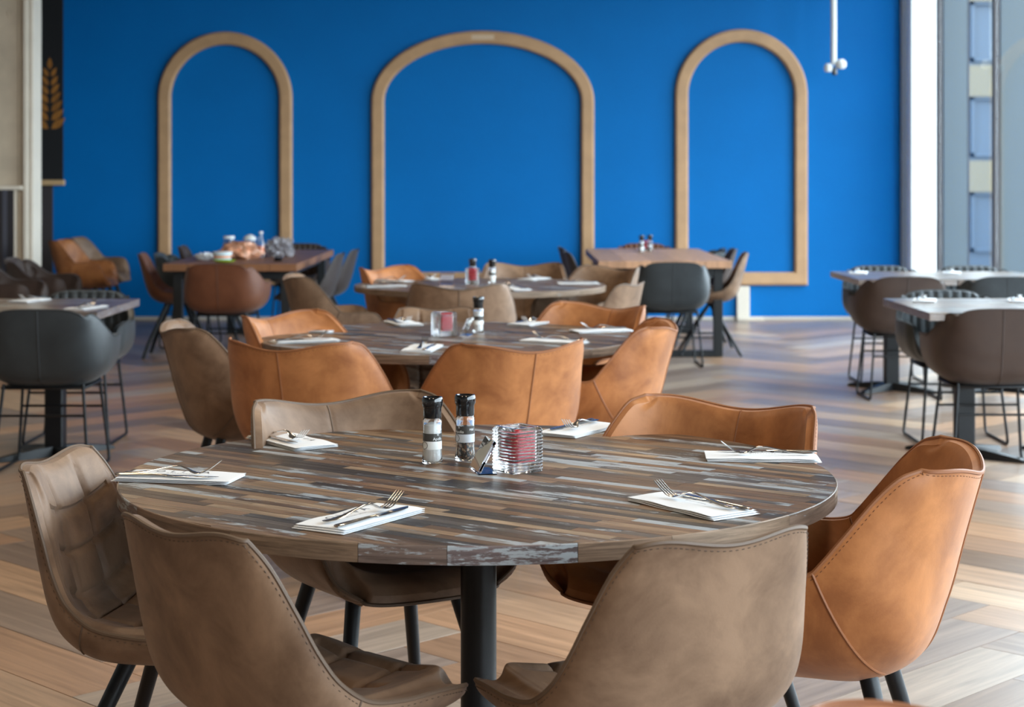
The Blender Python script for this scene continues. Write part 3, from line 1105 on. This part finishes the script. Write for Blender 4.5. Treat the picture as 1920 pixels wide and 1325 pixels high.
small_table(-2.60, -1.96, 8.35, 9.30, 'rectangular wood-topped table on a black column at the left edge', 'small rectangular tables', 21)
small_table(-3.25, -2.61, 8.35, 9.30, 'table mostly cut off at the left edge of the photo', 'small rectangular tables', 22)
small_table(1.96, 2.55, 8.29, 9.33, 'near right rectangular table with shining worn top', 'small rectangular tables', 23)
small_table(2.555, 3.15, 8.29, 9.33, 'table butted against the near right one, cut off by the image edge', 'small rectangular tables', 24)
small_table(2.18, 2.80, 11.10, 12.10, 'far right rectangular table in front of the white column', 'small rectangular tables', 25)
small_table(2.805, 3.43, 11.10, 12.10, 'table butted against the far right one by the windows', 'small rectangular tables', 26)


def long_table(x0, x1, y0, y1, label, tone, seed):
    random.seed(seed)
    cx, cy = (x0 + x1) / 2, (y0 + y1) / 2
    hx, hy = (x1 - x0) / 2, (y1 - y0) / 2
    t = thing('long_table', label, 'table', (cx, cy, 0), 0, 'long oak tables')
    nb = 5
    w = 2 * hx / nb
    for k in range(nb):
        a, b_ = -hx + k * w + .0015, -hx + (k + 1) * w - .0015
        q = random.uniform(.85, 1.15)
        tn = (tone[0] * q, tone[1] * q, tone[2] * q, 0)
        pl = [(a, -hy), (b_, -hy), (b_, hy), (a, hy)]
        obj('board', tone_mesh('board', [(pl, tn, strip_uv(PI / 2), random.uniform(-.001, .001))], M['oak'], .695, .750), t)
    for sy in (-1, 1):
        y = sy * (hy - .12)
        part('leg_frame', G().bbox(-hx + .06, -hx + .13, y - .035, y + .035, .0, .695, .003).bbox(hx - .13, hx - .06, y - .035, y + .035, 0, .695, .003).bbox(-hx + .13, hx - .13, y - .035, y + .035, 0.0, .05, .003).bbox(-hx + .13, hx - .13, y - .035, y + .035, .63, .695, .003), M['dark_metal'], t)
    for sx in (-1, 1):
        part('apron', G().bbox(sx * (hx - .12) - .02, sx * (hx - .12) + .02, -hy + .16, hy - .16, .635, .694, .003), M['dark_metal'], t)
    return t


long_table(-2.61, -1.61, 13.2, 15.95, 'long wooden table cluttered with breakfast jars and bags', (.23, .10, .045), 31)
long_table(.67, 1.70, 13.65, 16.15, 'long pale oak table with a black frame by the right arch', (.50, .27, .15), 32)


# ------------------------------------------------------------ text
def text_mesh(body, size, mat, spacing=1.0, ext=0.0):
    cu = bpy.data.curves.new('txt', 'FONT')
    cu.body = body
    cu.size = size
    cu.space_character = spacing
    cu.align_x = 'CENTER'
    cu.align_y = 'CENTER'
    cu.resolution_u = 3
    cu.extrude = ext
    o = bpy.data.objects.new('txt', cu)
    COL.objects.link(o)
    dg = bpy.context.evaluated_depsgraph_get()
    me = bpy.data.meshes.new_from_object(o.evaluated_get(dg))
    bpy.data.objects.remove(o)
    bpy.data.curves.remove(cu)
    me.materials.clear()
    me.materials.append(mat)
    return me


TXT1 = text_mesh('OLIVA', .026, M['ink'], 1.9)
TXT2 = text_mesh('Ristorante', .009, M['ink'], 1.5)


# ------------------------------------------------------------ place settings
def napkin_g(L=.25, W=.115):
    g = G()
    layers = 3
    NX, NY = 14, 6
    for k in range(layers):
        sh = 1 - .012 * k
        z0 = .0010 + k * .0030
        def P(i, j, top):
            x = (-.5 + i / NX) * L * sh + (.003 * k)
            y = (-.5 + j / NY) * W * (1 - .015 * k)
            wv = .0010 * math.sin(i * .9 + k) * math.sin(j * .8) * (1 if top else .4)
            ed = max(abs(2 * i / NX - 1), abs(2 * j / NY - 1)) ** 6
            cr = .0022 if j == 0 else 0
            return (x, y, z0 + (0.0024 * (1 - .55 * ed) if top else 0) + wv - (cr * .4 if top else -cr * .3))
        vt = [P(i, j, True) for i in range(NX + 1) for j in range(NY + 1)]
        vb = [P(i, j, False) for i in range(NX + 1) for j in range(NY + 1)]
        n_ = len(vt)
        fs = []
        for i in range(NX):
            for j in range(NY):
                a = i * (NY + 1) + j
                fs.append((a, a + NY + 1, a + NY + 2, a + 1))
                fs.append((n_ + a, n_ + a + 1, n_ + a + NY + 2, n_ + a + NY + 1))
        bd = [i * (NY + 1) for i in range(NX + 1)] + [NX * (NY + 1) + j for j in range(1, NY + 1)] + [i * (NY + 1) + NY for i in range(NX - 1, -1, -1)] + [j for j in range(NY - 1, 0, -1)]
        for q in range(len(bd)):
            a, b_ = bd[q], bd[(q + 1) % len(bd)]
            fs.append((b_, a, n_ + a, n_ + b_))
        g.add(vt + vb, fs)
    return g


def ribbon(g, st, seg=8):
    """stations (u, y, z, halfwidth, halfthickness) lofted as a flat oval bar along x"""
    rings = []
    for i, (u, yy, z, hw, ht) in enumerate(st):
        a = st[max(0, i - 1)]
        c = st[min(len(st) - 1, i + 1)]
        dx, dz = c[0] - a[0], c[2] - a[2]
        ln = math.hypot(dx, dz) or 1
        nx, nz = -dz / ln, dx / ln
        rings.append([(u + nx * ht * math.sin(t), yy + hw * math.cos(t), z + nz * ht * math.sin(t)) for t in [2 * PI * k / seg for k in range(seg)]])
    g.rings(rings, True, True)


def fork_g():
    g = G()
    ribbon(g, [(-.100, 0, .004, .004, .001), (-.097, 0, .004, .0085, .0013), (-.08, 0, .0035, .0088, .0014), (-.05, 0, .0062, .0065, .0016), (-.02, 0, .0125, .0042, .0018), (.003, 0, .0170, .0034, .002),
               (.020, 0, .0175, .0036, .002), (.034, 0, .0125, .0055, .0017), (.043, 0, .0075, .0100, .0013), (.052, 0, .0048, .0122, .0012), (.062, 0, .0050, .0124, .0011), (.064, 0, .0052, .0122, .001)])
    for k in range(4):
        y = -.0102 + k * .0068
        ribbon(g, [(.060, y, .0048, .0021, .0011), (.072, y, .0078, .0020, .001), (.085, y * .97, .0155, .0019, .001), (.097, y * .95, .0245, .0017, .0009), (.104, y * .94, .0300, .0010, .0006)], 6)
    return g


def knife_g():
    g = G()
    ribbon(g, [(-.112, 0, .003, .005, .002), (-.108, 0, .003, .0085, .0028), (-.09, 0, .003, .0090, .003), (-.02, 0, .003, .0062, .003), (.0, 0, .003, .0055, .0026), (.004, 0, .003, .0085, .0008),
               (.02, -.001, .003, .0098, .0007), (.07, -.001, .003, .0098, .0006), (.095, .0005, .003, .0080, .0005), (.107, .003, .003, .0040, .0004), (.112, .005, .003, .0008, .0003)])
    return g


NAP = napkin_g().mesh('napkin', M['napkin'], True, 50)
FORK = fork_g().mesh('fork', M['steel'], True, 60)
KNIFE = knife_g().mesh('knife', M['steel'], True, 60)


def setting(x, y, ang, where, tb, side=1, fx=-.01, fy=.0, fa=0, ky=-.03, ka=0, kx=-.012, detail=True, z=.7502, cut=True, flip=False):
    """ang = direction in which fork tines point"""
    r = R(ang)
    ca, sa = math.cos(r), math.sin(r)
    at = lambda u, v: (x + u * ca - v * sa, y + u * sa + v * ca)
    o = obj('napkin', NAP, None, (x, y, z), (0, 0, r))
    tag(o, 'folded white napkin ' + where, 'napkin', 'napkins on the ' + tb)
    if detail:
        fr = PI if flip else 0
        sg = -1 if flip else 1
        t1 = obj('lettering', TXT1, o, (0.0, sg * .028, .0102), (0, 0, fr))
        t2 = obj('lettering', TXT2, o, (0.0, sg * .008, .0102), (0, 0, fr))
    if cut:
        zt = z + .0098
        a = at(kx, ky)
        k = obj('knife', KNIFE, None, (a[0], a[1], zt), (0, 0, r + R(ka)))
        tag(k, 'steel table knife on the napkin ' + where, 'knife', 'knives on the ' + tb)
        a = at(fx, fy)
        f = obj('fork', FORK, None, (a[0], a[1], zt + .0008), (0, 0, r + R(fa)))
        tag(f, 'steel fork on the napkin ' + where, 'fork', 'forks on the ' + tb)


T = 'nearest round table'
setting(-.694, 3.675, -11, 'at the left end of the nearest round table', T, ky=-.035, fy=-.012, fa=4)
setting(-.524, 4.185, -55, 'at the back left of the nearest round table', T, ky=-.030, fy=-.010, fa=3, kx=-.03, fx=-.02)
setting(-.278, 3.225, 58, 'at the front left of the nearest round table', T, ky=-.036, fy=-.006, fa=-6, kx=-.005, fx=.0)
setting(.168, 4.383, 239, 'at the back right of the nearest round table', T, ky=-.030, fy=.0, fa=6, flip=True)
setting(.56, 3.945, 176, 'at the right end of the nearest round table', T, ky=-.032, fy=.012, fa=3, flip=True)
setting(.343, 3.352, 125, 'at the front right of the nearest round table', T, ky=-.034, fy=-.002, fa=6, flip=True)
T = 'middle round table'
for i, (x, y, w) in enumerate(((-.847, 7.27, 'at the far left edge'), (-.80, 6.80, 'at the left front'), (-.33, 6.50, 'at the front left'), (.165, 6.78, 'at the front right'), (.37, 7.27, 'at the right end'), (.085, 7.66, 'at the back right'), (-.474, 7.66, 'at the back left'))):
    a = math.degrees(math.atan2(7.03 - y, -.255 - x))
    setting(x, y, a, w + ' of the middle round table', T, detail=False, fa=4)
T = 'farthest round table'
for i, (x, y, w) in enumerate(((-.75, 10.33, 'at the left front'), (-.74, 10.88, 'at the left back'), (-.53, 11.12, 'behind the menu stand'), (.015, 10.08, 'at the front right'), (.14, 11.12, 'at the back right'), (.40, 10.62, 'at the right end'))):
    a = math.degrees(math.atan2(10.55 - y, -.19 - x))
    setting(x, y, a, w + ' of the farthest round table', T, detail=False, fa=4)
T = 'left rectangular table'
setting(-2.49, 9.12, 255, 'at the back of the left rectangular table', T, detail=False)
setting(-2.07, 8.58, 75, 'at the front corner of the left rectangular table', T, detail=False)
T = 'right side tables'
setting(2.13, 9.12, 255, 'at the back left of the near right table', T, detail=False)
setting(2.62, 9.12, 255, 'at the right image edge of the near right tables', T, detail=False)
setting(2.33, 11.88, 255, 'at the back left of the far right table', T, detail=False)
setting(2.95, 11.85, 255, 'midway along the far tables', T, detail=False)


# ------------------------------------------------------------ centrepieces
def mill(x, y, kind, label, rz=0, detail=True, z=.7502):
    o = thing('spice_grinder', label, 'grinder', (x, y, z), rz, 'spice grinders')
    prof_o = [(0, .0), (.020, .0), (.0225, .002), (.0225, .012), (.0212, .022), (.0205, .030), (.0205, .082), (.0212, .090), (.0212, .094), (.0195, .098), (.0185, .102)]
    prof_i = [(.0170, .102), (.0178, .094), (.0190, .088), (.0188, .030), (.0195, .020), (.0205, .010), (.018, .005), (0, .005)]
    part('glass_bottle', G().lathe(prof_o + prof_i, 40), M['glass'], o)
    top = .085 if kind == 'salt' else .070
    part('salt' if kind == 'salt' else 'peppercorns', G().lathe([(0, .0056), (.0176, .0056), (.0198, .011), (.0188, .021), (.0182, .031), (.0182, top), (.010, top + .004), (0, top + .003)], 32), M[kind], o)
    part('cap', G().lathe([(0, .100), (.0195, .100), (.0205, .102), (.0205, .121), (.0212, .124), (.0232, .128), (.0236, .136), (.0230, .143), (.0215, .1455), (.018, .146), (.0165, .1435), (0, .143)], 40), M['black_plastic'], o)
    # wrap-around label bands
    def band(r, z0, z1, mat, nm, a0=0, a1=2 * PI):
        n_ = 40
        rings = [[(r * math.cos(a0 + (a1 - a0) * k / n_), r * math.sin(a0 + (a1 - a0) * k / n_), zz) for k in range(n_ + 1)] for zz in (z0, z1)]
        rings2 = [[((r + .0002) * math.cos(a0 + (a1 - a0) * k / n_), (r + .0002) * math.sin(a0 + (a1 - a0) * k / n_), zz) for k in range(n_ + 1)] for zz in (z0, z1)]
        return part(nm, G().rings([rings[0], rings2[0], rings2[1], rings[1]], closed=False), mat, o)
    if kind == 'salt':
        d_ = band(.0208, .050, .067, M['label_dark'], 'dark_label')
        b_ = band(.0208, .032, .050, M['label_white'], 'light_label')
    else:
        d_ = band(.0208, .060, .078, M['label_dark'], 'dark_label')
        b_ = band(.0208, .042, .060, M['label_light'], 'light_label')
    if detail:
        for body, size, zz, a in (('Apollo', .0085, (.0555 if kind == 'salt' else .0655), R(-52 if kind == 'salt' else -128)), ('*', .012, (.0625 if kind == 'salt' else .0725), R(-52 if kind == 'salt' else -128))):
            me = text_mesh(body, size, M['white_ink'])
            for v in me.vertices:
                th = a + v.co.x / .0212
                zc = zz + v.co.y
                v.co = (.0213 * math.cos(th), .0213 * math.sin(th), zc)
            obj('lettering', me, d_)
        if kind == 'pepper':
            me = text_mesh('MIX', .007, M['white_ink'])
            for v in me.vertices:
                th = R(-45) + v.co.x / .0212
                v.co = (.0213 * math.cos(th), .0213 * math.sin(th), .070 + v.co.y)
            obj('lettering', me, d_)
        # dark oval outline printed on the light label
        ring = []
        rr_ = .0090
        a = R(-142 if kind == 'salt' else -150)
        for k in range(28):
            t_ = 2 * PI * k / 28
            th = a + rr_ * math.cos(t_) / .0212
            ring.append((.0212 * math.cos(th), .0212 * math.sin(th), (.041 if kind == 'salt' else .051) + .0078 * math.sin(t_)))
        part('emblem', G().tube(ring, .0006, 5, closed=True), M['label_dark'], b_)
    return o


def candle(x, y, label, rz, z=.7502, a=.0415, h=.096):
    o = thing('candle_holder', label, 'candle holder', (x, y, z), rz, 'glass candle holders')
    def sq(hw, zz, rad=.012, n_=5):
        pts = []
        for q in range(4):
            cx = (hw - rad) * (1 if q in (0, 3) else -1)
            cy = (hw - rad) * (1 if q in (0, 1) else -1)
            for k in range(n_):
                t_ = q * PI / 2 + PI / 2 * k / (n_ - 1)
                pts.append((cx + rad * math.cos(t_), cy + rad * math.sin(t_), zz))
        return pts
    rings = [sq(.020, 0, .008), sq(a - .003, 0, .009), sq(a - .001, .002, .010)]
    nr = 13
    for i in range(nr * 6 + 1):
        zz = .004 + (h - .008) * i / (nr * 6)
        rings.append(sq(a - .0026 + .0026 * abs(math.sin(PI * i / 6)) ** .7, zz, .010))
    rings += [sq(a - .004, h - .001, .009), sq(a - .006, h, .009), sq(a - .012, h, .008), sq(a - .013, h - .002, .008), sq(a - .0135, .026, .008), sq(a - .016, .022, .006), sq(.015, .022, .006)]
    part('glass_holder', G().rings(rings, True, True), M['glass'], o, sharp=60)
    part('candle', G().rings([sq(a - .0165, .0235, .007), sq(a - .0150, .027, .008), sq(a - .0150, h - .014, .008), sq(a - .017, h - .0125, .007)], True, True), M['wax'], o)
    part('wick', G().tube([(0, 0, h - .013), (.0005, 0, h - .005)], .0009, 6), M['black_plastic'], o)
    return o


def stand(x, y, label, rz, z=.7502):
    o = thing('menu_stand', label, 'card stand', (x, y, z), rz, 'acrylic card stands')
    L = .044
    t = .0022
    part('base_plate', G().box(-.006, .034, -L, L, 0, t), M['acrylic'], o, smooth=False)
    lean = R(28)
    ca, sa = math.cos(lean), math.sin(lean)
    H = .072
    def quad(off0, off1, h0, h1, l):
        g = G()
        pts = []
        for off in (off0, off1):
            for hh in (h0, h1):
                for yy in (-l, l):
                    pts.append((-.004 + hh * sa + off * ca, yy, .0025 + hh * ca - off * sa + .003))
        return g.add(pts, [(0, 1, 3, 2), (4, 6, 7, 5), (0, 4, 5, 1), (2, 3, 7, 6), (0, 2, 6, 4), (1, 5, 7, 3)])
    part('front_plate', quad(-.004, -.002, 0, H, L), M['acrylic'], o, smooth=False)
    part('back_plate', quad(.002, .004, 0, H, L), M['acrylic'], o, smooth=False)
    part('card', quad(-.0005, .0005, .024, .060, L * .92), M['napkin'], o, smooth=False)
    return o


mill(-.175, 3.88, 'salt', 'salt grinder with black cap on the nearest round table')
mill(-.104, 3.92, 'pepper', 'pepper grinder with black cap on the nearest round table')
candle(.012, 3.775, 'ribbed square glass holder with red candle on the nearest round table', R(38))
stand(-.074, 3.765, 'small leaning acrylic card stand on the nearest round table', R(12))
mill(-.138, 7.23, 'salt', 'salt grinder on the middle round table', detail=False)
candle(-.272, 7.06, 'ribbed glass holder with red candle on the middle round table', R(28))
stand(-.195, 7.10, 'small acrylic card stand on the middle round table', R(-14))
candle(-.238, 10.62, 'glass holder with red candle on the farthest round table', R(5))
mill(-.240, 10.76, 'pepper', 'pepper grinder behind the candle on the farthest round table', detail=False)
mill(-.120, 10.66, 'salt', 'salt grinder on the farthest round table', detail=False)
stand(-.395, 10.55, 'acrylic card stand on the farthest round table', R(70))
mill(1.13, 15.4, 'salt', 'salt grinder on the pale oak table', detail=False)
mill(1.21, 15.5, 'pepper', 'pepper grinder on the pale oak table', detail=False)
candle(1.185, 15.62, 'glass candle holder with red candle on the pale oak table', R(10))


# ------------------------------------------------------------ clutter on the left wooden table
def blob(nx, ny, nz, amp, freq, seed, flat=True, seg=28):
    rings = []
    for i in range(1, seg):
        ph = PI * i / seg
        ring = []
        for k in range(seg * 2):
            th = PI * k / seg
            p = Vector((math.sin(ph) * math.cos(th), math.sin(ph) * math.sin(th), math.cos(ph)))
            d = 1 + amp * noise.noise(p * freq + Vector((seed, 0, 0))) + amp * .5 * noise.noise(p * freq * 2.7 + Vector((seed, 3, 0)))
            q = Vector((p.x * nx * d, p.y * ny * d, p.z * nz * d))
            zz = q.z + nz * .8
            if flat:
                zz = max(zz, 0.0)
            ring.append((q.x, q.y, zz))
        rings.append(ring)
    return G().rings(rings[::-1], True, True)


M['bread'] = plain('bread_in_bag', (.62, .30, .18), .35, noise_amt=.5, scale=22, coat=.4)
M['bag'] = plain('hazy_plastic_film', (.42, .40, .43), .3, noise_amt=.5, scale=30, coat=.3)
M['bag'].node_tree.nodes['Principled BSDF'].inputs['Alpha'].default_value = .62
M['cocoa'] = plain('dark_spread', (.06, .025, .015), .4)
M['honey'] = plain('amber_spread', (.38, .17, .05), .4)
M['orange'] = plain('orange_juice', (.80, .20, .04), .4)
M['lime'] = plain('lime_green_plastic', (.42, .60, .02), .4)
M['tubblue'] = plain('pale_blue_tub', (.45, .72, .80), .4)
M['tuborange'] = plain('orange_print', (.75, .35, .20), .5)

ZT = .7512


def jar(x, y, label, r, h, fill, lidmat, dome):
    o = thing('jar', label, 'jar', (x, y, ZT), 0)
    part('glass_body', G().lathe([(0, 0), (r * .93, 0), (r, .006), (r, h * .72), (r * .82, h * .80), (r * .82, h * .86), (r * .76, h * .86), (r * .76, h * .80), (r * .93, h * .70), (r * .93, .008), (0, .006)], 28), M['glass'], o)
    part('contents', G().lathe([(0, .0065), (r * .90, .0085), (r * .90, h * .66), (0, h * .66)], 24), fill, o)
    tp = [(0, h * .86 + .001), (r * .92, h * .86 + .001), (r * .95, h * .87), (r * .95, h * .98)] + ([(r * .7, h * 1.08), (r * .3, h * 1.16), (0, h * 1.17)] if dome else [(r * .90, h), (0, h)])
    part('lid', G().lathe(tp, 28), lidmat, o)
    return o


jar(-2.33, 14.55, 'dark chocolate spread jar with white lid on the cluttered table', .048, .165, M['cocoa'], M['white_metal'], False)
jar(-2.17, 14.62, 'amber jar with domed pale lid on the cluttered table', .055, .150, M['honey'], M['white_metal'], True)
bt = thing('juice_bottle', 'slim clear bottle with orange drink on the cluttered table', 'bottle', (-2.04, 14.35, ZT))
part('glass_body', G().lathe([(0, 0), (.030, 0), (.033, .005), (.033, .11), (.018, .15), (.014, .19), (.011, .19), (.015, .15), (.030, .108), (.030, .008), (0, .006)], 24), M['glass'], bt)
part('contents', G().lathe([(0, .04), (.0285, .04), (.0285, .09), (0, .09)], 20), M['orange'], bt)
part('cap', G().lathe([(0, .191), (.016, .191), (.016, .208), (0, .209)], 20), M['white_metal'], bt)
o = part('bread_bag', blob(.155, .10, .072, .35, 2.2, 5), M['bread'], None, loc=(-2.16, 14.05, ZT))
tag(o, 'plastic bag of sliced bread on the cluttered table', 'bread')
o = part('plastic_bag', blob(.095, .08, .080, .75, 3.4, 9, seg=40), M['bag'], None, loc=(-1.90, 14.45, ZT))
tag(o, 'crumpled clear plastic bag on the cluttered table', 'bag')
o = part('paper_wrap', blob(.06, .08, .030, .6, 2.6, 14), M['napkin'], None, loc=(-2.41, 13.85, ZT))
tag(o, 'crumpled pale wrapper left of the blue tub', 'wrapper')
tb = thing('spread_tub', 'pale blue and white spread tub on the cluttered table', 'tub', (-2.25, 13.72, ZT))
part('tub', G().lathe([(0, 0), (.060, 0), (.066, .004), (.073, .055), (0, .055)], 32), M['tubblue'], tb)
part('lid', G().lathe([(0, .0555), (.076, .0555), (.078, .058), (.078, .066), (.070, .069), (0, .069)], 32), M['napkin'], tb)
part('print', G().lathe([(.0685, .020), (.0695, .020), (.0725, .042), (.0715, .042)], 32), M['tuborange'], tb)
pt = thing('green_saucer', 'lime green saucer at the near edge of the cluttered table', 'saucer', (-2.19, 13.45, ZT))
part('saucer', G().lathe([(0, 0), (.05, 0), (.082, .012), (.085, .016), (.082, .016), (.05, .005), (0, .004)], 36), M['lime'], pt)
cl = thing('clip_box', 'small black box near the corner of the cluttered table', 'box', (-1.80, 13.62, ZT))
part('body', G().bbox(-.03, .03, -.04, .04, 0, .022, .003), M['black_plastic'], cl)
part('lid', G().bbox(-.031, .031, -.041, .041, .0225, .030, .003), M['black_plastic'], cl)
